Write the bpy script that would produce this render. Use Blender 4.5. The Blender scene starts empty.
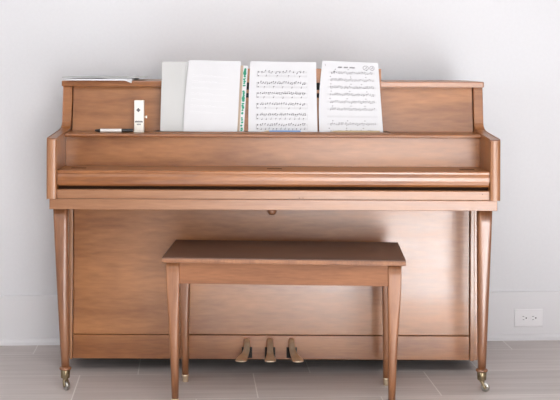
import bpy, bmesh, math, random
from mathutils import Vector, Matrix
R = math.radians
rnd = random.Random(7)

# ------------------------------------------------------------------ camera, world, light, exposure
scene = bpy.context.scene
cam_d = bpy.data.cameras.new('camera'); cam = bpy.data.objects.new('camera', cam_d)
scene.collection.objects.link(cam); scene.camera = cam
cam_d.sensor_width = 36.0; cam_d.lens = 36.0 * 1180 / 560; cam_d.shift_y = -0.25; cam_d.shift_x = 25 / 560
cam.location = (-0.084, -3.973, 1.111); cam.rotation_euler = (R(90), R(-0.2), 0)

w = bpy.data.worlds.new('sky'); scene.world = w; w.use_nodes = True
bg = w.node_tree.nodes['Background']; bg.inputs[0].default_value = (0.86, 0.93, 1.0, 1); bg.inputs[1].default_value = 1.0

def area(name, loc, rot, sx, sy, power, col):
    l = bpy.data.lights.new(name, 'AREA'); l.shape = 'RECTANGLE'; l.size = sx; l.size_y = sy
    l.energy = power; l.color = col
    o = bpy.data.objects.new(name, l); scene.collection.objects.link(o)
    o.location = loc; o.rotation_euler = [R(a) for a in rot]
    return o
# daylight entering through the glass door behind the camera
area('door_daylight', (1.05, -6.42, 0.88), (90, 0, 3), 1.8, 1.7, 185, (1.0, 0.97, 0.97))
area('left_fill', (-3.10, -3.6, 1.45), (90, 0, -75), 2.0, 1.5, 95, (0.93, 0.97, 1.0))  # added fill for the left side, set at the unseen window
# low sun through the glass door: a long bright patch on the floor between door and piano
sl = bpy.data.lights.new('sun', 'SUN'); sl.energy = 58; sl.angle = R(0.6); sl.color = (0.93, 0.97, 1.0)
so = bpy.data.objects.new('sun', sl); C0 = scene.collection; C0.objects.link(so)
from mathutils import Vector as _V
so.rotation_euler = _V((-0.20, 1.0, -math.tan(R(19.2)))).to_track_quat('-Z', 'Y').to_euler(); so.location = (3, -12, 5)
# added overhead fill that evens out the wall light, not a real lamp
area('overhead_fill', (0.0, -2.4, 2.66), (0, 0, 0), 2.4, 2.0, 88, (1.0, 0.97, 0.93))

vs = scene.view_settings
vs.view_transform = 'Standard'; vs.look = 'None'; vs.gamma = 1.0; vs.use_curve_mapping = False
vs.exposure = -0.77

# ------------------------------------------------------------------ helpers
C = scene.collection
def mat(name, col, rough=0.5, metal=0.0, coat=0.0, spec=0.5):
    m = bpy.data.materials.new(name); m.use_nodes = True
    b = m.node_tree.nodes['Principled BSDF']
    b.inputs['Base Color'].default_value = (*col, 1); b.inputs['Roughness'].default_value = rough
    b.inputs['Metallic'].default_value = metal; b.inputs['Coat Weight'].default_value = coat
    b.inputs['Specular IOR Level'].default_value = spec
    return m
def noise_mat(name, c1, c2, scale=(1, 1, 1), nscale=4.0, rough=0.5, metal=0.0, detail=4, bump=0.0, coat=0.0):
    m = mat(name, c1, rough, metal, coat); nt = m.node_tree; N = nt.nodes; L = nt.links
    b = N['Principled BSDF']
    tc = N.new('ShaderNodeTexCoord'); mp = N.new('ShaderNodeMapping'); mp.inputs['Scale'].default_value = scale
    no = N.new('ShaderNodeTexNoise'); no.inputs['Scale'].default_value = nscale; no.inputs['Detail'].default_value = detail
    cr = N.new('ShaderNodeValToRGB'); cr.color_ramp.elements[0].position = 0.32; cr.color_ramp.elements[1].position = 0.68
    cr.color_ramp.elements[0].color = (*c1, 1); cr.color_ramp.elements[1].color = (*c2, 1)
    L.new(tc.outputs['Object'], mp.inputs['Vector']); L.new(mp.outputs[0], no.inputs['Vector'])
    L.new(no.outputs['Fac'], cr.inputs[0]); L.new(cr.outputs[0], b.inputs['Base Color'])
    if bump:
        bp = N.new('ShaderNodeBump'); bp.inputs['Strength'].default_value = bump; bp.inputs['Distance'].default_value = 0.002
        L.new(no.outputs['Fac'], bp.inputs['Height']); L.new(bp.outputs[0], b.inputs['Normal'])
    return m
ANISO, AROT = 0.4, 0.25
def wood(name, c1, c2, scale, rough=0.29, coat=0.0, seed=0.0, spec=0.8):
    """veneer: broad cathedral bands warped by noise, plus fine pores along the grain"""
    m = mat(name, c1, rough, 0, coat, spec); nt = m.node_tree; N = nt.nodes; L = nt.links
    b = N['Principled BSDF']; b.inputs['Coat Roughness'].default_value = 0.28
    tc = N.new('ShaderNodeTexCoord'); mp = N.new('ShaderNodeMapping'); mp.inputs['Scale'].default_value = scale
    mp.inputs['Location'].default_value = (seed, seed * 1.7, seed * 0.6)
    n1 = N.new('ShaderNodeTexNoise'); n1.inputs['Scale'].default_value = 1.6; n1.inputs['Detail'].default_value = 5
    n1.inputs['Distortion'].default_value = 0.5
    n2 = N.new('ShaderNodeTexNoise'); n2.inputs['Scale'].default_value = 14; n2.inputs['Detail'].default_value = 3
    mx = N.new('ShaderNodeMath'); mx.operation = 'MULTIPLY_ADD'; mx.inputs[1].default_value = 0.48
    sub = N.new('ShaderNodeMath'); sub.operation = 'SUBTRACT'; sub.inputs[1].default_value = 0.24
    cr = N.new('ShaderNodeValToRGB'); cr.color_ramp.elements[0].position = 0.3; cr.color_ramp.elements[1].position = 0.7
    cr.color_ramp.elements[0].color = (*c1, 1); cr.color_ramp.elements[1].color = (*c2, 1)
    L.new(tc.outputs['Object'], mp.inputs['Vector'])
    L.new(mp.outputs[0], n1.inputs['Vector']); L.new(mp.outputs[0], n2.inputs['Vector'])
    L.new(n2.outputs['Fac'], mx.inputs[0]); L.new(n1.outputs['Fac'], mx.inputs[2])
    L.new(mx.outputs[0], sub.inputs[0]); L.new(sub.outputs[0], cr.inputs[0])
    L.new(cr.outputs[0], b.inputs['Base Color'])
    rr = N.new('ShaderNodeMapRange'); rr.inputs['To Min'].default_value = rough - 0.05; rr.inputs['To Max'].default_value = rough + 0.07
    L.new(n1.outputs['Fac'], rr.inputs[0]); L.new(rr.outputs[0], b.inputs['Roughness'])
    # open grain runs along the board: it spreads reflections across the grain
    b.inputs['Anisotropic'].default_value = ANISO; b.inputs['Anisotropic Rotation'].default_value = AROT
    tg = N.new('ShaderNodeCombineXYZ')
    tg.inputs[2 if scale[2] < scale[0] else 0].default_value = 1.0
    L.new(tg.outputs[0], b.inputs['Tangent'])
    return m

def obj(name, bm, m, parent=None, smooth=False, loc=None, rot=None, bevel=0.0):
    bmesh.ops.remove_doubles(bm, verts=bm.verts, dist=1e-6)
    if bevel:
        bmesh.ops.bevel(bm, geom=[e for e in bm.edges if e.calc_face_angle(0) > 0.5] , offset=bevel, segments=2, affect='EDGES', profile=0.6)
    bmesh.ops.recalc_face_normals(bm, faces=bm.faces)
    me = bpy.data.meshes.new(name); bm.to_mesh(me); bm.free()
    for p in me.polygons: p.use_smooth = smooth
    ms = m if isinstance(m, (list, tuple)) else [m]
    for q in ms: me.materials.append(q)
    o = bpy.data.objects.new(name, me); C.objects.link(o)
    if parent: o.parent = parent
    if loc: o.location = loc
    if rot: o.rotation_euler = rot
    return o
def empty(name, loc, rz=0):
    o = bpy.data.objects.new(name, None); C.objects.link(o); o.location = loc; o.rotation_euler = (0, 0, rz)
    o.empty_display_size = 0.1
    return o
def tag(o, label=None, cat=None, group=None, kind=None):
    if label: o['label'] = label
    if cat: o['category'] = cat
    if group: o['group'] = group
    if kind: o['kind'] = kind
    return o
def box(bm, x0, x1, y0, y1, z0, z1):
    vs_ = [bm.verts.new((x, y, z)) for x in (x0, x1) for y in (y0, y1) for z in (z0, z1)]
    for f in ((0, 1, 3, 2), (4, 6, 7, 5), (0, 4, 5, 1), (2, 3, 7, 6), (0, 2, 6, 4), (1, 5, 7, 3)):
        bm.faces.new([vs_[i] for i in f])
def B(*a):
    bm = bmesh.new(); box(bm, *a); return bm
def prism_x(prof, x0, x1, bm=None):
    """(y,z) outline extruded along x"""
    bm = bm or bmesh.new()
    a = [bm.verts.new((x0, y, z)) for y, z in prof]; b = [bm.verts.new((x1, y, z)) for y, z in prof]
    n = len(prof); bm.faces.new(a); bm.faces.new(list(reversed(b)))
    for i in range(n): bm.faces.new((a[i], a[(i + 1) % n], b[(i + 1) % n], b[i]))
    return bm
def lathe(prof, seg=28, bm=None, cx=0, cy=0):
    bm = bm or bmesh.new(); rings = []
    for r, z in prof:
        rings.append([bm.verts.new((cx + r * math.cos(2 * math.pi * k / seg), cy + r * math.sin(2 * math.pi * k / seg), z)) for k in range(seg)])
    for i in range(len(rings) - 1):
        for k in range(seg):
            bm.faces.new((rings[i][k], rings[i][(k + 1) % seg], rings[i + 1][(k + 1) % seg], rings[i + 1][k]))
    bm.faces.new(rings[0]); bm.faces.new(rings[-1])
    return bm
def loft(sections, seg=40):
    """sections: (z, cx, cy, hx, hy, n) ; n = superellipse exponent (2 round, 8 squared)"""
    bm = bmesh.new(); rings = []
    for z, cx, cy, hx, hy, n in sections:
        ring = []
        for k in range(seg):
            t = 2 * math.pi * (k + 0.5) / seg; c, s = math.cos(t), math.sin(t)
            ring.append(bm.verts.new((cx + hx * math.copysign(abs(c) ** (2 / n), c), cy + hy * math.copysign(abs(s) ** (2 / n), s), z)))
        rings.append(ring)
    for i in range(len(rings) - 1):
        for k in range(seg):
            bm.faces.new((rings[i][k], rings[i][(k + 1) % seg], rings[i + 1][(k + 1) % seg], rings[i + 1][k]))
    bm.faces.new(rings[0]); bm.faces.new(rings[-1])
    return bm
def lerp(a, b, t): return a + (b - a) * t
def cyl(bm, p0, p1, r, seg=20, r1=None):
    p0 = Vector(p0); p1 = Vector(p1); d = (p1 - p0); q = d.to_track_quat('Z', 'Y'); r1 = r if r1 is None else r1
    a, b = [], []
    for k in range(seg):
        t = 2 * math.pi * k / seg; v = Vector((math.cos(t), math.sin(t), 0))
        a.append(bm.verts.new(p0 + q @ (v * r))); b.append(bm.verts.new(p1 + q @ (v * r1)))
    for k in range(seg): bm.faces.new((a[k], a[(k + 1) % seg], b[(k + 1) % seg], b[k]))
    bm.faces.new(a); bm.faces.new(b)
    return bm

# ------------------------------------------------------------------ materials
WALNUT1, WALNUT2 = (0.205, 0.070, 0.019), (0.37, 0.145, 0.044)
M = dict(
    wood=wood('walnut_veneer', WALNUT1, WALNUT2, (1.3, 9, 9)),
    wood_board=wood('walnut_panel', (0.235, 0.086, 0.025), (0.42, 0.175, 0.058), (1.1, 6, 6), rough=0.31, seed=3.1),
    wood_light=wood('walnut_light_rail', (0.225, 0.092, 0.036), (0.34, 0.155, 0.068), (1.2, 14, 14), rough=0.36, seed=5.3),
    wood_v=wood('walnut_upright_grain', (0.17, 0.066, 0.027), (0.30, 0.128, 0.056), (14, 14, 1.3), rough=0.33, seed=1.7),
    wood_edge=wood('walnut_corner_strip', (0.26, 0.11, 0.045), (0.37, 0.17, 0.075), (16, 16, 1.5), seed=2.2),
    bench=wood('bench_walnut', (0.19, 0.074, 0.032), (0.29, 0.122, 0.055), (1.5, 12, 12), rough=0.52, spec=0.3, seed=8.0),
    bench_top=wood('bench_top_walnut', (0.080, 0.029, 0.012), (0.125, 0.050, 0.022), (1.3, 9, 9), rough=0.46, seed=9.0),
    bench_v=wood('bench_leg_walnut', (0.20, 0.078, 0.032), (0.32, 0.138, 0.060), (14, 14, 1.4), rough=0.38, spec=0.5, seed=4.0),
    dark=mat('opening_shade_black', (0.012, 0.010, 0.009), 0.8),  # black stands in for the shade in pedal slots, desk slots and reveal
    gap=mat('gap_shade_and_dark_parts', (0.040, 0.018, 0.010), 0.8, spec=0.1),  # painted shade for the gaps; also plain dark screws, plates and boards
    brass=noise_mat('aged_brass', (0.72, 0.58, 0.40), (0.85, 0.72, 0.54), (1, 1, 1), 60, 0.36, 0.75),
    brass_dark=noise_mat('tarnished_brass', (0.22, 0.17, 0.10), (0.40, 0.33, 0.21), (1, 1, 1), 80, 0.35, 1.0),
    steel=noise_mat('worn_steel', (0.40, 0.39, 0.36), (0.60, 0.59, 0.55), (1, 1, 1), 70, 0.28, 1.0),
    paper=noise_mat('white_paper', (0.60, 0.605, 0.625), (0.63, 0.635, 0.65), (1, 1, 1), 8, 0.7),
    paper_grey=noise_mat('grey_card', (0.50, 0.505, 0.50), (0.53, 0.535, 0.53), (1, 1, 1), 8, 0.7),
    ink=mat('print_ink', (0.10, 0.10, 0.11), 0.7),
    ink_soft=mat('thin_print_ink', (0.46, 0.46, 0.48), 0.7),
    ink_faint=mat('show_through_ink', (0.70, 0.70, 0.725), 0.7),
    tan=mat('tan_card', (0.42, 0.33, 0.25), 0.7),
    green=mat('green_print', (0.02, 0.30, 0.17), 0.6),
    blue=mat('blue_paint', (0.23, 0.36, 0.62), 0.5),
    yellow=mat('tan_paint', (0.55, 0.42, 0.25), 0.5),
    ivory=mat('ivory_plastic', (0.80, 0.78, 0.72), 0.35),
    black=mat('black_plastic', (0.012, 0.012, 0.014), 0.3),
    barrel=mat('white_plastic', (0.82, 0.82, 0.80), 0.3),
    plate=mat('white_outlet_plastic', (0.84, 0.84, 0.86), 0.35),
    slot=mat('slot_shade_and_print', (0.10, 0.10, 0.11), 0.5),  # painted shade of outlet slots; also the metronome's print and dark back
    trim=mat('white_trim_paint', (0.75, 0.755, 0.775), 0.42),
    glass=mat('window_glass', (1, 1, 1), 0.0),
)
_nt = M['glass'].node_tree; _t = _nt.nodes.new('ShaderNodeBsdfTransparent'); _g = _nt.nodes.new('ShaderNodeBsdfGlossy'); _g.inputs['Roughness'].default_value = 0.02
_f = _nt.nodes.new('ShaderNodeFresnel'); _f.inputs['IOR'].default_value = 1.45; _m = _nt.nodes.new('ShaderNodeMixShader')
_nt.links.new(_f.outputs[0], _m.inputs[0]); _nt.links.new(_t.outputs[0], _m.inputs[1]); _nt.links.new(_g.outputs[0], _m.inputs[2])
_nt.links.new(_m.outputs[0], _nt.nodes['Material Output'].inputs['Surface'])
M['wall'] = noise_mat('white_wall_paint', (0.745, 0.755, 0.78), (0.76, 0.77, 0.795), (1, 1, 1), 90, 0.75, bump=0.08)

M['wall_far'] = noise_mat('taupe_wall_paint', (0.30, 0.28, 0.27), (0.32, 0.30, 0.29), (1, 1, 1), 90, 0.8)

# ------------------------------------------------------------------ setting
TH = R(3.2); WP = Vector((0.0, 0.682))           # back wall passes through here, turned TH against the piano
ux, uy = math.cos(TH), math.sin(TH)
def frame(o): o.location = (WP.x, WP.y, 0); o.rotation_euler = (0, 0, TH); return o
# room in the wall's own frame: u along the wall, v away from camera
floor_m = bpy.data.materials.new('floor_tiles'); floor_m.use_nodes = True
def build_floor_mat(m):
    nt = m.node_tree; N = nt.nodes; L = nt.links; b = N['Principled BSDF']
    b.inputs['Specular IOR Level'].default_value = 0.3
    tc = N.new('ShaderNodeTexCoord'); sp = N.new('ShaderNodeSeparateXYZ'); L.new(tc.outputs['Object'], sp.inputs[0])
    def mth(op, a, b_=None, c=None):
        n = N.new('ShaderNodeMath'); n.operation = op
        for i, q in enumerate((a, b_, c)):
            if q is None: continue
            if isinstance(q, (int, float)): n.inputs[i].default_value = q
            else: L.new(q, n.inputs[i])
        return n.outputs[0]
    # joint origin found from the photograph, in wall frame
    p = Vector((-0.087, 0.211)) - WP
    u0 = p.x * ux + p.y * uy; v0 = -p.x * uy + p.y * ux
    TW, TD = 0.61, 0.305
    v = mth('DIVIDE', mth('SUBTRACT', sp.outputs['Y'], v0), TD)
    row = mth('FLOOR', v); fv = mth('SUBTRACT', v, row)
    u = mth('SUBTRACT', mth('DIVIDE', mth('SUBTRACT', sp.outputs['X'], u0), TW), mth('MULTIPLY', mth('ADD', row, 1.0), 1 / 3))
    col = mth('FLOOR', u); fu = mth('SUBTRACT', u, col)
    du = mth('MULTIPLY', mth('MINIMUM', fu, mth('SUBTRACT', 1.0, fu)), TW)
    dv = mth('MULTIPLY', mth('MINIMUM', fv, mth('SUBTRACT', 1.0, fv)), TD)
    g = mth('LESS_THAN', mth('MINIMUM', du, dv), 0.0020)
    # per tile shade
    cmb = N.new('ShaderNodeCombineXYZ'); L.new(col, cmb.inputs[0]); L.new(row, cmb.inputs[1])
    wn = N.new('ShaderNodeTexWhiteNoise'); L.new(cmb.outputs[0], wn.inputs['Vector'])
    # streaks along u
    mp = N.new('ShaderNodeMapping'); mp.inputs['Scale'].default_value = (1.2, 26, 1); L.new(tc.outputs['Object'], mp.inputs['Vector'])
    ad = N.new('ShaderNodeVectorMath'); ad.operation = 'ADD'; L.new(mp.outputs[0], ad.inputs[0])
    sc = N.new('ShaderNodeVectorMath'); sc.operation = 'SCALE'; sc.inputs['Scale'].default_value = 7; L.new(wn.outputs['Color'], sc.inputs[0]); L.new(sc.outputs[0], ad.inputs[1])
    no = N.new('ShaderNodeTexNoise'); no.inputs['Scale'].default_value = 2.0; no.inputs['Detail'].default_value = 4; L.new(ad.outputs[0], no.inputs['Vector'])
    cr = N.new('ShaderNodeValToRGB'); cr.color_ramp.elements[0].position = 0.3; cr.color_ramp.elements[1].position = 0.7
    cr.color_ramp.elements[0].color = (0.50, 0.45, 0.43, 1); cr.color_ramp.elements[1].color = (0.61, 0.56, 0.54, 1)
    L.new(no.outputs['Fac'], cr.inputs[0])
    hs = N.new('ShaderNodeHueSaturation'); L.new(cr.outputs[0], hs.inputs['Color'])
    L.new(mth('MULTIPLY_ADD', wn.outputs['Value'], 0.16, 0.92), hs.inputs['Value'])
    mx = N.new('ShaderNodeMix'); mx.data_type = 'RGBA'; L.new(g, mx.inputs['Factor']); L.new(hs.outputs[0], mx.inputs['A'])
    mx.inputs['B'].default_value = (0.74, 0.71, 0.68, 1)
    L.new(mx.outputs['Result'], b.inputs['Base Color'])
    L.new(mth('MULTIPLY_ADD', g, 0.4, mth('MULTIPLY_ADD', no.outputs['Fac'], 0.15, 0.36)), b.inputs['Roughness'])
    bp = N.new('ShaderNodeBump'); bp.inputs['Strength'].default_value = 0.4; bp.inputs['Distance'].default_value = 0.001
    L.new(mth('SUBTRACT', 1.0, g), bp.inputs['Height']); L.new(bp.outputs[0], b.inputs['Normal'])
build_floor_mat(floor_m)
U0, U1, V0, H = -3.35, 3.55, -7.3, 2.7
def struct(name, bm, m, **k):
    o = frame(obj(name, bm, m, **k)); o['kind'] = 'structure'; return o
struct('floor', B(U0 - .1, U1 + .1, V0 - .1, .1, -.1, 0), floor_m)
struct('ceiling', B(U0 - .1, U1 + .1, V0 - .1, .1, H, H + .1), M['wall'])
struct('wall_back', B(U0 - .1, U1 + .1, 0, .1, 0, H), M['wall'])
struct('wall_right', B(U1, U1 + .1, V0, 0, 0, H), M['wall_far'])
bm = bmesh.new()                                   # left wall with its window opening
box(bm, U0 - .1, U0, V0, -5.3, 0, H); box(bm, U0 - .1, U0, -3.1, 0, 0, H)
box(bm, U0 - .1, U0, -5.3, -3.1, 0, .65); box(bm, U0 - .1, U0, -5.3, -3.1, 2.25, H)
struct('wall_left', bm, M['wall_far'])
bm = bmesh.new()                                   # front wall with the glass door opening
box(bm, U0, .1, V0 - .1, V0, 0, H); box(bm, 2.5, U1, V0 - .1, V0, 0, H); box(bm, .1, 2.5, V0 - .1, V0, 2.1, H)
struct('wall_front', bm, M['wall_far'])
def window_frame(name, axis, a0, a1, z0, z1, at):
    bm = bmesh.new(); t = .05
    for (p, q, r, s) in ((a0, a1, z0, z0 + t), (a0, a1, z1 - t, z1), (a0, a0 + t, z0, z1), (a1 - t, a1, z0, z1), ((a0 + a1) / 2 - t / 2, (a0 + a1) / 2 + t / 2, z0, z1)):
        if axis == 'u': box(bm, p, q, at - .08, at - .02, r, s)
        else: box(bm, at - .08, at - .02, p, q, r, s)
    f = struct(name, bm, M['trim'])
    g = B(a0, a1, at - .052, at - .048, z0, z1) if axis == 'u' else B(at - .052, at - .048, a0, a1, z0, z1)
    gl = obj('glass_pane', g, M['glass'], f)
    return f
window_frame('door_1', 'u', .1, 2.5, 0, 2.1, V0)
window_frame('window_1', 'v', -5.3, -3.1, .65, 2.25, U0)
# baseboard and its shoe moulding along the back wall
struct('baseboard_back', prism_x([(0, .024), (-.013, .024), (-.013, .187), (-.010, .191), (0, .191)], U0, U1), M['trim'])
struct('trim_1', prism_x([(0, 0), (-.021, 0), (-.021, .012), (-.017, .019), (-.013, .0235), (0, .0235)], U0, U1), M['trim'])

# ------------------------------------------------------------------ upright piano
piano = empty('upright_piano', (-0.022, 0, 0), R(-0.3))
tag(piano, 'brown walnut upright console piano with closed key cover standing against the white wall', 'piano')
HW, TI = 0.7505, 0.033
IN = HW - TI
def arc(cx, cy, r, a0, a1, n=6):
    return [(cx + r * math.cos(R(lerp(a0, a1, i / n))), cy + r * math.sin(R(lerp(a0, a1, i / n)))) for i in range(n + 1)]
side_prof = [(-.066, .649), (-.066, .8455), (-.0625, .849), (.08, .8560), (.170, .8615), (.205, .8665), (.224, .874), (.2345, .888), (.239, .915), (.253, 1.0146),
             (.575, 1.0146), (.575, .0465), (.225, .0465), (.225, .649)]
for s in (-1, 1):
    x0, x1 = (IN, HW) if s > 0 else (-HW, -IN)
    obj('side_panel', prism_x(side_prof, x0, x1), M['wood'], piano, bevel=.0025)
    # rounded nosing capping the arm's front edge
    prof = [(x0 if s > 0 else x1, 0)]
    bm = bmesh.new()
    n = 8; ring0, ring1 = [], []
    pts = [(x0, -.066)] + [(lerp(x0, x1, .5) - math.cos(math.pi * i / n) * (TI / 2), -.066 - math.sin(math.pi * i / n) * .007) for i in range(1, n)] + [(x1, -.066)]
    for x, y in pts: ring0.append(bm.verts.new((x, y, .649))); ring1.append(bm.verts.new((x, y, .846)))
    for i in range(n): bm.faces.new((ring0[i], ring0[i + 1], ring1[i + 1], ring1[i]))
    bm.faces.new(ring0); bm.faces.new(ring1); bm.faces.new((ring0[0], ring0[-1], ring1[-1], ring1[0]))
    obj('arm_nosing', bm, M['wood_edge'], piano, smooth=False)
    xa, xb = sorted((s * (.7035 if s > 0 else .7090), s * (IN - .0005)))
    obj('corner_strip', B(xa, xb, .214, .240, .0465, .6135), M['wood_edge'], piano, bevel=.0015)
# key bed, key slip, key cover
obj('keybed', B(-.742, .742, -.0655, .2245, .614, .6485), M['wood_light'], piano, bevel=.002)
obj('key_slip', prism_x([(-.058, .649), (-.058, .676), (-.055, .679), (-.02, .679), (-.02, .649)], -IN + .0005, IN - .0005), M['wood_light'], piano)
for sx in (.087, .099, .694):
    obj('screw', cyl(bmesh.new(), (sx, -.0575, .6535 if sx < .5 else .668), (sx, -.0592, .6535 if sx < .5 else .668), .0016, 10), M['gap'], piano)
obj('key_gap_shade', B(-IN + .0005, IN - .0005, -.030, .09, .6795, .6895), M['gap'], piano)  # solid dark bar, painted as the shade under the key cover
fb = [(-.040, .6900), (-.050, .6910), (-.0570, .698), (-.061, .711), (-.061, .722), (-.0585, .731), (-.060, .7335), (-.0600, .7395), (-.0570, .743), (.112, .743), (.112, .6900)]
fall = obj('key_cover', prism_x(fb, -IN + .001, IN - .001), M['wood'], piano)
for cx in (-.658, .005, .655):
    obj('hinge_plate', B(cx - .025, cx + .025, .012, .028, .7431, .7438), M['gap'], fall)
obj('front_board', prism_x([(.113, .7432), (.120, .8425), (.140, .8425), (.133, .7432)], -IN + .0005, IN - .0005), M['wood_board'], piano)
# music shelf with rounded nose
nose = [(.102 - .0065 * math.sin(math.pi * i / 6), .8430 + .0130 * (.5 - .5 * math.cos(math.pi * i / 6))) for i in range(7)]
obj('music_shelf', prism_x(nose + [(.262, .856), (.262, .843)], -IN + .0005, IN - .0005), M['wood'], piano)
# upper panel with its thin reveal, lid
obj('upper_panel', prism_x([(.238, .8565), (.262, 1.0143), (.276, 1.0143), (.252, .8565)], -IN + .003, IN - .003), M['wood_board'], piano)
obj('panel_reveal', prism_x([(.254, .8565), (.278, 1.0143), (.286, 1.0143), (.262, .8565)], -IN, IN), M['dark'], piano)
obj('lid', B(-.7535, .7535, .236, .585, 1.015, 1.0355), M['wood'], piano, bevel=.004)
obj('back_frame', B(-IN + .001, IN - .001, .555, .575, .05, 1.0143), M['gap'], piano)
# music desk: leaning board with two long slots
def desk_pt(t):                                    # t = height fraction 0..1
    return (lerp(.168, .212, t), lerp(.8605, 1.081, t))
X0, X1 = -.402 + .022, .362 + .022
bm = bmesh.new()
def desk_slab(xa, xb, ta, tb):
    (ya, za), (yb, zb) = desk_pt(ta), desk_pt(tb)
    prism_x([(ya, za), (yb, zb), (yb + .010, zb - .002), (ya + .010, za)], xa, xb, bm)
for ta, tb in ((0, .535), (.605, .66), (.775, 1)): desk_slab(X0, X1, ta, tb)
for xa, xb in ((X0, X0 + .12), (X1 - .12, X1)):
    desk_slab(xa, xb, .535, .605); desk_slab(xa, xb, .66, .775)
desk = obj('music_desk', bm, M['wood'], piano)
bm = bmesh.new()
(ya, za), (yb, zb) = desk_pt(.52), desk_pt(.80)
prism_x([(ya + .0106, za), (yb + .0106, zb), (yb + .0125, zb), (ya + .0125, za)], X0 + .1, X1 - .1, bm)
obj('slot_shade_sheet', bm, M['dark'], desk)  # black sheet added so the desk slots look shaded
obj('desk_ledge', B(-.412, .409, .128, .205, .8563, .8603), M['wood_edge'], piano, bevel=.001)
# lower part
obj('lower_panel', B(-.7080, .7025, .230, .248, .1325, .6135), M['wood_board'], piano, bevel=.002)
obj('panel_gap_shade', B(-IN, IN, .240, .256, .052, .6135), M['gap'], piano)  # dark backing painted as the shadow gap above the kick board
obj('kick_board', B(-.7080, .7025, .224, .244, .0465, .1310), M['wood'], piano, bevel=.002)
obj('bottom_board', B(-IN + .001, IN - .001, .245, .555, .048, .0600), M['gap'], piano)
# latch button under the key bed
k = obj('latch_knob', lathe([(.0, -.026), (.009, -.025), (.0145, -.020), (.016, -.012), (.0135, -.005), (.009, 0)], 24), M['wood_v'], piano, smooth=True, loc=(-.003, .012, .6138))
# pedals
def pedal(x, flare):
    r = obj('pedal_slot_shade', B(x - .0185, x + .0185, .2215, .2240, .052, .090), M['dark'], piano)  # dark patch on the board paints the shaded pedal opening
    # blade: sections along its length, shaped like a bird's neck, then a spread toe
    secs = []
    path = [(.226, .115, 0, .0080, .005), (.212, .1175, 0, .0095, .0075), (.198, .114, 0, .0102, .0085), (.188, .104, 0, .0104, .0085),
            (.180, .091, .05, .0108, .0078), (.168, .079, .28, .0125, .0064), (.152, .0715, .64, .0165, .0052), (.134, .068, .92, .0200, .0047), (.120, .0665, 1.0, .0195, .0042), (.113, .0665, 1.02, .011, .0022)]
    bm = bmesh.new(); rings = []; seg = 20
    for i, (y, z, f, hw, ht) in enumerate(path):
        a = path[max(i - 1, 0)]; b = path[min(i + 1, len(path) - 1)]
        d = Vector((flare * .020 * (b[2] - a[2]), b[0] - a[0], b[1] - a[1])).normalized()
        side = Vector((1, 0, 0)); side = (side - d * side.dot(d)).normalized(); up = side.cross(d)
        c = Vector((x + flare * .020 * f, y, z))
        rings.append([bm.verts.new(c + side * hw * math.cos(2 * math.pi * k / seg) + up * ht * math.sin(2 * math.pi * k / seg)) for k in range(seg)])
    for i in range(len(rings) - 1):
        for k in range(seg): bm.faces.new((rings[i][k], rings[i][(k + 1) % seg], rings[i + 1][(k + 1) % seg], rings[i + 1][k]))
    bm.faces.new(rings[0]); bm.faces.new(rings[-1])
    obj('pedal', bm, M['brass'], piano, smooth=True)
pedal(-.088, -1); pedal(-.006, 0); pedal(.071, 1)
# legs
def piano_leg(xt, xb, s, swivel):
    yt, yb = -.012, .0
    secs = []
    for z, f, h, n in ((.0735, 1, .0135, 2), (.12, .93, .0150, 2.0), (.20, .78, .0172, 2.1), (.30, .57, .0192, 2.5), (.40, .38, .0210, 3.2), (.50, .20, .0225, 4.6), (.57, .08, .0234, 6), (.6135, 0, .0238, 7)):
        secs.append((z, lerp(xt, xb, f), lerp(yt, yb, f), h, h, n))
    leg = obj('leg', loft(secs), M['wood_v'], piano, smooth=True)
    obj('collar', lathe([(.0135, .0650), (.0190, .0665), (.0205, .0705), (.0185, .0745), (.0140, .0765)], 28, None, xb, yb), M['wood_v'], leg, smooth=True)
    f = obj('ferrule', lathe([(.0140, .0385), (.0150, .0395), (.0160, .0655), (.0150, .0665)], 28, None, xb, yb), M['brass_dark'], leg, smooth=True)
    # caster: swivel fork set off-centre, wheel
    dx, dy = .0115 * math.cos(swivel), .0115 * math.sin(swivel)
    bm = bmesh.new()
    cyl(bm, (xb, yb, .0390), (xb, yb, .0330), .0085, 20)
    px_, py_ = -math.sin(swivel), math.cos(swivel)
    for q in (-.0085, .0085):
        a = Vector((xb + px_ * q * .5, yb + py_ * q * .5, .0345)); c = Vector((xb + dx + px_ * q, yb + dy + py_ * q, .0150))
        cyl(bm, a, c, .0050, 12, .0042)
        cyl(bm, c - Vector((px_, py_, 0)) * .0012, c + Vector((px_, py_, 0)) * .0012, .0055, 16)
    obj('caster_fork', bm, M['brass_dark'], leg, smooth=False)
    bm = bmesh.new(); c = Vector((xb + dx, yb + dy, .0150)); a = Vector((px_, py_, 0))
    rr = [(-.0068, .006), (-.0068, .0120), (-.0045, .0146), (0, .0150), (.0045, .0146), (.0068, .0120), (.0068, .006)]
    e1 = Vector((0, 0, 1)); e2 = a.cross(e1); rings = []
    for off, rad in rr:
        rings.append([bm.verts.new(c + a * off + (e1 * math.cos(2 * math.pi * k / 28) + e2 * math.sin(2 * math.pi * k / 28)) * rad) for k in range(28)])
    for i in range(len(rings) - 1):
        for k in range(28): bm.faces.new((rings[i][k], rings[i][(k + 1) % 28], rings[i + 1][(k + 1) % 28], rings[i + 1][k]))
    bm.faces.new(rings[0]); bm.faces.new(rings[-1])
    obj('caster_wheel', bm, M['steel'], leg, smooth=True)
piano_leg(-.712, -.6975, -1, R(-60))
piano_leg(.709, .7045, 1, R(-20))

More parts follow.
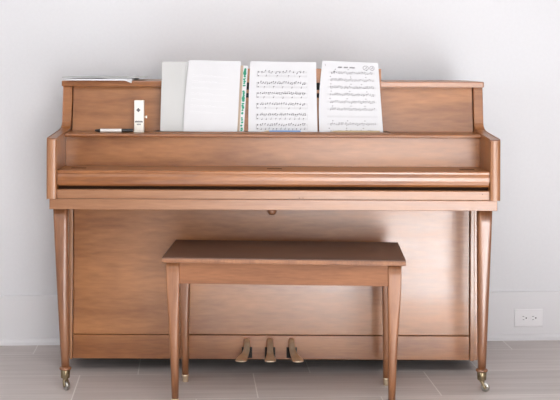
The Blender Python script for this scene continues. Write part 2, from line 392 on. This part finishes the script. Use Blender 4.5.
# ------------------------------------------------------------------ bench
bench = empty('piano_bench', (.0165, -.062, 0), R(-3.0))
tag(bench, 'brown wooden piano bench with dark flat top and tapered legs, pushed under the keyboard', 'bench')
bt = prism_x([(-.184, .4665), (-.189, .470), (-.190, .476), (-.187, .482), (-.183, .4835), (.183, .4835), (.187, .482), (.190, .476), (.189, .470), (.184, .4665)], -.3835, .3850)
obj('bench_top', bt, [M['bench_top']], bench, bevel=.0015)
obj('top_edge_band', prism_x([(-.1845, .4660), (-.1900, .4690), (-.1912, .4755), (-.1885, .4800), (-.1860, .4800), (-.1860, .4660)], -.3843, .3858), M['bench_v'], bench)
obj('apron', B(-.331, .331, -.170, -.152, .398, .4660), M['bench'], bench, bevel=.001)
obj('apron', B(-.331, .331, .152, .170, .398, .4660), M['bench'], bench, bevel=.001)
for s in (-1, 1):
    obj('apron', B(*sorted((s * .366, s * .350)), -.132, .132, .398, .4660), M['bench'], bench, bevel=.001)
for sx in (-1, 1):
    for sy in (-1, 1):
        secs = []
        for z, f, h, n in ((.020, 1, .0108, 2), (.10, .84, .0128, 2.2), (.18, .66, .0148, 2.7), (.25, .46, .0170, 3.6), (.30, .32, .0186, 5.0), (.345, .18, .0200, 7.5), (.39, .06, .0210, 11), (.43, .0, .0213, 14), (.466, 0, .0213, 14)):
            secs.append((z, sx * lerp(.3520, .3455, f), sy * lerp(.1540, .1460, f), h, h, n))
        leg = obj('leg', loft(secs, 48), M['bench_v'], bench, smooth=True)
        obj('ferrule', lathe([(.0088, .0), (.0098, .001), (.0106, .0185), (.0116, .0195), (.0124, .0225), (.0110, .0255)], 24, None, sx * .3455, sy * .1460), M['brass'], leg, smooth=True)

# ------------------------------------------------------------------ outlet
outlet = empty('wall_outlet', (0, 0, 0), TH)
cu = 1.009 - 0.0; cpos = Vector((WP.x + cu * ux + .0132 * uy, WP.y + cu * uy - .0132 * ux))
outlet.location = (cpos.x, cpos.y, .0890)
tag(outlet, 'white double wall outlet mounted sideways in the white baseboard right of the piano', 'outlet')
plate = obj('cover_plate', prism_x([(0, -.035), (-.004, -.034), (-.005, -.032), (-.005, .032), (-.004, .034), (0, .035)], -.0572, .0572), M['plate'], outlet, bevel=.0008)
for sx in (-1, 1):
    bm = bmesh.new(); cx = sx * .0193; ring0, ring1 = [], []
    for k in range(32):
        t = 2 * math.pi * k / 32; x = cx + max(-.0145, min(.0145, .0172 * math.cos(t))); z = .0172 * math.sin(t)
        ring0.append(bm.verts.new((x, -.005, z))); ring1.append(bm.verts.new((x, -.0066, z)))
    for k in range(32): bm.faces.new((ring0[k], ring0[(k + 1) % 32], ring1[(k + 1) % 32], ring1[k]))
    bm.faces.new(ring0); bm.faces.new(ring1)
    rc = obj('receptacle', bm, M['plate'], outlet)
    bm = bmesh.new()
    box(bm, cx - .0065, cx + .0010, -.0069, -.0064, .0055, .0072); box(bm, cx - .0055, cx + .0010, -.0069, -.0064, -.0072, -.0055)
    obj('blade_slots', bm, M['slot'], rc)
    obj('ground_hole', cyl(bmesh.new(), (cx + .0085, -.0064, 0), (cx + .0085, -.0070, 0), .0029, 16), M['slot'], rc)
obj('screw', cyl(bmesh.new(), (0, -.005, 0), (0, -.0062, 0), .003, 14), M['plate'], outlet)

# ------------------------------------------------------------------ things on the music desk
def sheet(name, label, cat, corners, thick, m, bow=0.0, curl=0.0, group=None, lean=(.150, .212), zb=.8606, zt=1.082, nx=16, nz=16):
    """leaning paper. corners = (xbl, xbr, xtl, xtr, ztl, ztr) in world x and height of the top corners"""
    xbl, xbr, xtl, xtr, ztl, ztr = corners
    def P(u, v, off=0.0):
        top = lerp(ztl, ztr, u)
        z = lerp(zb, top, v)
        x = lerp(lerp(xbl, xbr, u), lerp(xtl, xtr, u), v) + bow * math.sin(math.pi * v) * (1 - u)
        y = lean[0] + (lean[1] - lean[0]) * (z - zb) / (zt - zb) + curl * (math.sin(math.pi * u) - .3) * (.3 + .7 * v) - off
        return Vector((x, y, z))
    bm = bmesh.new()
    F = [[bm.verts.new(P(i / nx, j / nz, thick)) for j in range(nz + 1)] for i in range(nx + 1)]
    K = [[bm.verts.new(P(i / nx, j / nz, 0)) for j in range(nz + 1)] for i in range(nx + 1)]
    for i in range(nx):
        for j in range(nz):
            bm.faces.new((F[i][j], F[i + 1][j], F[i + 1][j + 1], F[i][j + 1])); bm.faces.new((K[i][j], K[i][j + 1], K[i + 1][j + 1], K[i + 1][j]))
    for i in range(nx):
        for j in (0, nz): bm.faces.new((F[i][j], F[i + 1][j], K[i + 1][j], K[i][j]))
    for j in range(nz):
        for i in (0, nx): bm.faces.new((F[i][j], F[i][j + 1], K[i][j + 1], K[i][j]))
    base = Vector((lerp(xbl, xbr, .5), lean[0], zb))
    for v in bm.verts: v.co -= base
    o = obj(name, bm, m, None, smooth=False); o.location = base + Vector((.003, 0, 0))
    tag(o, label, cat, group)
    def Q(u, v): return P(u, v, thick + .00035) - base
    return o, Q
def quad(bm, Q, u0, u1, v0, v1):
    n = max(1, int((u1 - u0) / .12))
    for i in range(n):
        a, b = lerp(u0, u1, i / n), lerp(u0, u1, (i + 1) / n)
        bm.faces.new([bm.verts.new(Q(*p)) for p in ((a, v0), (b, v0), (b, v1), (a, v1))])
def dot(bm, Q, u, v, ru, rv, n=8, tilt=.3):
    bm.faces.new([bm.verts.new(Q(u + ru * math.cos(2 * math.pi * k / n), v + rv * math.sin(2 * math.pi * k / n) + tilt * rv * math.cos(2 * math.pi * k / n))) for k in range(n)])
def stroke(bm, Q, p, q, wd):
    d = Vector((q[0] - p[0], q[1] - p[1])); n = Vector((-d.y, d.x)).normalized() * wd
    bm.faces.new([bm.verts.new(Q(*c)) for c in ((p[0] - n.x, p[1] - n.y), (q[0] - n.x, q[1] - n.y), (q[0] + n.x, q[1] + n.y), (p[0] + n.x, p[1] + n.y))])

# grey card at the far left, standing behind the open blank pages
sheet('grey_folder', 'plain light grey folder standing at the left end of the music desk', 'folder',
      (-.418, -.300, -.4165, -.300, 1.104, 1.104), .0012, M['paper_grey'], lean=(.158, .2105))
# patterned book whose right edge shows
bk, Qb = sheet('music_book', 'tan-edged music book with green patterned strip, mostly hidden behind blank white pages', 'book',
      (-.300, -.1255, -.297, -.1120, 1.094, 1.091), .0025, M['paper'], lean=(.1545, .2090))
bm = bmesh.new(); quad(bm, Qb, .84, .915, 0.0, 1.0)
obj('tan_spine', bm, M['tan'], bk)
bm = bmesh.new()
for i in range(26):
    v = .02 + i * .037
    if i in (6, 17): continue
    dot(bm, Qb, .950 + .006 * math.sin(i * 2.3), v + .008 * math.sin(i * 5), .020 + .010 * rnd.random(), .013 + .010 * rnd.random(), 7, 0)
    if i % 3 == 0: dot(bm, Qb, .972, v + .01, .010, .010, 6, 0)
dot(bm, Qb, .950, .885, .034, .042, 8, 0); dot(bm, Qb, .950, .50, .032, .038, 8, 0)
obj('green_pattern', bm, M['green'], bk)
# blank white pages
bp_, Qp = sheet('blank_booklet', 'white booklet with nearly blank front page, left of the two printed scores', 'sheet music',
      (-.3365, -.1482, -.3210, -.1370, 1.110, 1.106), .0022, M['paper'], bow=-.003, curl=-.003, lean=(.1475, .2020))
bm = bmesh.new()
for i in range(7):
    v = .80 - i * .085
    for k in range(int(rnd.uniform(12, 24))):
        u = .12 + k * .028 + rnd.uniform(-.004, .004)
        if u > .8: break
        dot(bm, Qp, u, v - .04 * u + rnd.uniform(-.006, .006), .009, .005, 6, 0)
    quad(bm, Qp, .10, .78, v - .034, v - .031)
obj('faint_print', bm, M['ink_faint'], bp_)

# two printed scores
def staff(bm_l, bm_n, Q, v, u0, u1, gap, style, r):
    for k in range(5): quad(bm_l, Q, u0, u1, v + (k - 2) * gap - .0007, v + (k - 2) * gap + .0007)
    return
def notes(bm, Q, v, u0, u1, gap, n, amp, phase, r, beam=True, size=1.0):
    last = None
    for k in range(n):
        u = lerp(u0 + .05, u1 - .02, (k + .5) / n) + r.uniform(-.004, .004)
        h = v + amp * gap * math.sin(k * 1.1 + phase) + r.uniform(-1.0, 1.0) * gap
        dot(bm, Q, u, h, .0095 * size, .0072 * size)
        up = 1 if h < v else -1
        su = u + .0065 * up
        stroke(bm, Q, (su, h), (su, h + up * .024), .0018)
        if beam and last and k % 2 and last[2] == up:
            stroke(bm, Q, (last[0], last[1] + last[2] * .022), (su, h + up * .022), .0022)
        last = (su, h, up)
sc, Qc = sheet('music_score', 'printed piano score with six double staves, standing between blank booklet and hand-titled sheet', 'sheet music',
      (-.1095, .1320, -.1035, .1290, 1.1065, 1.1035), .0020, M['paper'], bow=-.002, curl=-.002, lean=(.1495, .2060))
bl, bn = bmesh.new(), bmesh.new(); r = random.Random(3)
tops = [.850, .685, .525, .395, .215, .070]
tops = [.850, .692, .545, .392, .240, .098]
for i, v in enumerate(tops):
    for dv in (0, -.058):
        staff(bl, bn, Qc, v + dv, .11, .86, .0052, 0, r)
    for ub in (.11, .30, .48, .67, .86): stroke(bl, Qc, (ub, v + .011), (ub, v - .069), .0012)
    stroke(bn, Qc, (.118, v - .066), (.118, v + .012), .0016)
    dot(bn, Qc, .135, v, .008, .014, 8, 0); dot(bn, Qc, .135, v - .056, .008, .009, 8, 0)
    notes(bn, Qc, v + .004, .11, .86, .0052, [13, 22, 24, 20, 24, 20][i], [3.6, 3.0, 1.2, 2.4, 1.6, 3.0][i], i * 1.3, r)
    notes(bn, Qc, v - .058, .11, .86, .0052, [4, 5, 5, 4, 10, 12][i], 1.0, i, r, False, .85)
obj('staff_lines', bl, M['ink_soft'], sc); obj('printed_notes', bn, M['ink'], sc)

hs_, Qh = sheet('titled_score', 'rightmost music sheet, handwritten title and circled marks above dense single staves', 'sheet music',
      (.1385, .3610, .1520, .3490, 1.1095, 1.1020), .0012, M['paper'], bow=-.006, curl=.0015, lean=(.1480, .2030))
bl, bn = bmesh.new(), bmesh.new(); r = random.Random(11)
for i in range(9):
    if i == 6: continue
    v = .84 - i * .104
    staff(bl, bn, Qh, v, .13, .93, .0055, 0, r)
    notes(bn, Qh, v, .12, .92, .0055, 26, 2.2, i, r, True, .9)
    for k in range(3):
        dot(bn, Qh, .2 + k * .27 + r.uniform(-.05, .05), v + .045, .009, .006, 6, 0)
staff(bl, bn, Qh, .84 - 6 * .104, .13, .93, .0055, 0, r)
# handwritten title: short looping words, then two circled marks
bt_ = bmesh.new(); u = .285
for word in (4, 4, 5):
    for k in range(word):
        stroke(bt_, Qh, (u, .905), (u + .010, .925), .0035); stroke(bt_, Qh, (u + .010, .925), (u + .018, .906), .0035)
        u += .0185
    u += .028
for cu_, ru in ((.775, .048), (.885, .040)):
    for k in range(18):
        a, b = 2 * math.pi * k / 18, 2 * math.pi * (k + 1) / 18
        stroke(bt_, Qh, (cu_ + ru * math.cos(a), .918 + .030 * math.sin(a)), (cu_ + ru * math.cos(b), .918 + .030 * math.sin(b)), .0030)
    stroke(bt_, Qh, (cu_ - .015, .905), (cu_ + .012, .93), .0028); stroke(bt_, Qh, (cu_ + .012, .93), (cu_ + .02, .91), .0028)
stroke(bt_, Qh, (.225, .865), (.225, .825), .006); stroke(bt_, Qh, (.055, .955), (.062, .93), .003)
obj('handwritten_title', bt_, M['ink'], hs_)
obj('staff_lines', bl, M['ink_soft'], hs_); obj('printed_notes', bn, M['ink'], hs_)

def pencil(name, label, x0, x1, y, z, m, r=.0032):
    o = empty(name, ((x0 + x1) / 2, y, z))
    h = (x1 - x0) / 2; rr = r * math.cos(R(30))
    def hexa(a, b, ra, rb):
        bm = bmesh.new(); A = [bm.verts.new((a, ra * math.cos(R(60 * k + 0)), rr + ra * math.sin(R(60 * k)))) for k in range(6)]
        Bq = [bm.verts.new((b, rb * math.cos(R(60 * k)), rr + rb * math.sin(R(60 * k)))) for k in range(6)]
        for k in range(6): bm.faces.new((A[k], A[(k + 1) % 6], Bq[(k + 1) % 6], Bq[k]))
        bm.faces.new(A); bm.faces.new(Bq); return bm
    obj('barrel', hexa(-h + .018, h, r, r), m, o)
    obj('point', hexa(-h, -h + .0179, .0007, r), M['yellow'], o)
    tag(o, label, 'pencil'); return o
pencil('blue_pencil', 'short blue pencil lying on the ledge at the foot of the six-stave score', -.052, .076, .1395, .8605, M['blue'])
pencil('tan_pencil', 'long tan pencil lying on the ledge at the foot of the hand-titled sheet', .182, .352, .1395, .8605, M['yellow'])

# ------------------------------------------------------------------ metronome and marker on the music shelf
Ym = .172; zs = .8562
sm = 1180 / (3.973 + Ym)
met = empty('metronome', ((139.5 - 255) / sm - .084, Ym, zs), R(-1))
tag(met, 'small upright ivory pocket metronome with side winding key, standing on the music shelf', 'metronome')
mh = .1120
obj('case', B(-.0168, .0168, -.011, .011, 0.006, mh), M['ivory'], met, bevel=.002)
obj('foot', B(-.0172, .0172, -.0115, .0115, 0, .0058), M['ivory'], met, bevel=.001)
obj('dark_back', B(-.0180, -.0140, -.002, .012, .002, mh - .001), M['slot'], met)
bm = bmesh.new()
for (cx, cz, rad) in ((0, 0, .0050), (.0042, 0, .0030), (-.0042, 0, .0030), (0, .0042, .0032), (0, -.0042, .0032)):
    bm.faces.new([bm.verts.new((-.002 + cx + rad * math.cos(2 * math.pi * k / 8), -.01125 - .0001 * abs(cx + cz) * 100, .078 + cz + rad * math.sin(2 * math.pi * k / 8))) for k in range(8)])
obj('emblem', bm, M['slot'], met)
bm = bmesh.new()
for i in range(7):
    x = -.0135 + i * .0039; box(bm, x, x + .0031, -.0114, -.0111, .0345, .0408 if i % 2 else .0400)
for i in range(4):
    x = -.0070 + i * .0036; box(bm, x, x + .0022, -.0114, -.0111, .0255, .0305)
obj('printed_label', bm, M['slot'], met)
key = cyl(bmesh.new(), (.0168, 0, .0535), (.0225, 0, .0535), .0015, 12)
box(key, .0225, .0275, -.0015, .0015, .0490, .0580)
obj('winding_key', key, M['ivory'], met, bevel=.0006)

Yp = .158; sp_ = 1180 / (3.973 + Yp)
def X(px, s): return (px - 280) / s
pen = empty('marker_pen', ((114.3 - 255) / sp_ - .084, Yp, zs), R(4))
tag(pen, 'black and white marker pen lying on the music shelf left of the metronome', 'pen')
rr = .0064
def xc(a, b, ra, rb): return cyl(bmesh.new(), (a, 0, rr), (b, 0, rr), ra, 20, rb)
obj('barrel', xc(-.048, .026, rr * .95, rr * .95), M['barrel'], pen, smooth=False)
obj('cap', xc(.026, .066, rr, rr * .92), M['black'], pen)
obj('end_plug', xc(-.066, -.048, rr * .55, rr * .98), M['black'], pen)
obj('clip', B(.030, .064, -.0078, -.0058, rr - .0012, rr + .0012), M['black'], pen)

# ------------------------------------------------------------------ loose papers on the lid
def flat_paper(name, label, pts_fn, z0, thick, loc, rz, m):
    nx, ny = 20, 24; bm = bmesh.new()
    T = [[bm.verts.new(Vector(pts_fn(i / nx, j / ny)) + Vector((0, 0, thick))) for j in range(ny + 1)] for i in range(nx + 1)]
    K = [[bm.verts.new(pts_fn(i / nx, j / ny)) for j in range(ny + 1)] for i in range(nx + 1)]
    for i in range(nx):
        for j in range(ny):
            bm.faces.new((T[i][j], T[i + 1][j], T[i + 1][j + 1], T[i][j + 1])); bm.faces.new((K[i][j], K[i][j + 1], K[i + 1][j + 1], K[i + 1][j]))
    for i in range(nx):
        for j in (0, ny): bm.faces.new((T[i][j], T[i + 1][j], K[i + 1][j], K[i][j]))
    for j in range(ny):
        for i in (0, nx): bm.faces.new((T[i][j], T[i][j + 1], K[i][j + 1], K[i][j]))
    o = obj(name, bm, m, None); o.location = loc; o.rotation_euler = (0, 0, rz)
    tag(o, label, 'paper'); return o
ZL = 1.0358
def low(u, v):      # bottom paper, front edge overhanging the lid, front right corner drooping
    x = lerp(-.118, .118, u); y = lerp(0, .27, v)
    d = max(0, u - .90) / .10; dr = -.009 * d * max(0, 1 - v * 22)
    return (x, y, dr)
flat_paper('loose_sheets', 'white loose sheets on the piano lid, the lower pile with drooping front corner', low, ZL, .0055, (-.640, .2160, ZL + .0003), 0, M['paper'])
def upp(u, v):
    x = lerp(-.148, .148, u); y = lerp(0, .21, v)
    return (x, y, .0022 * math.sin(u * 7) * (1 - v) + .0022)
flat_paper('crinkled_paper', 'wider crinkled paper on top of the loose sheets at left end of lid', upp, ZL, .0035, (-.634, .300, ZL + .0060), R(1.5), M['paper_grey'])
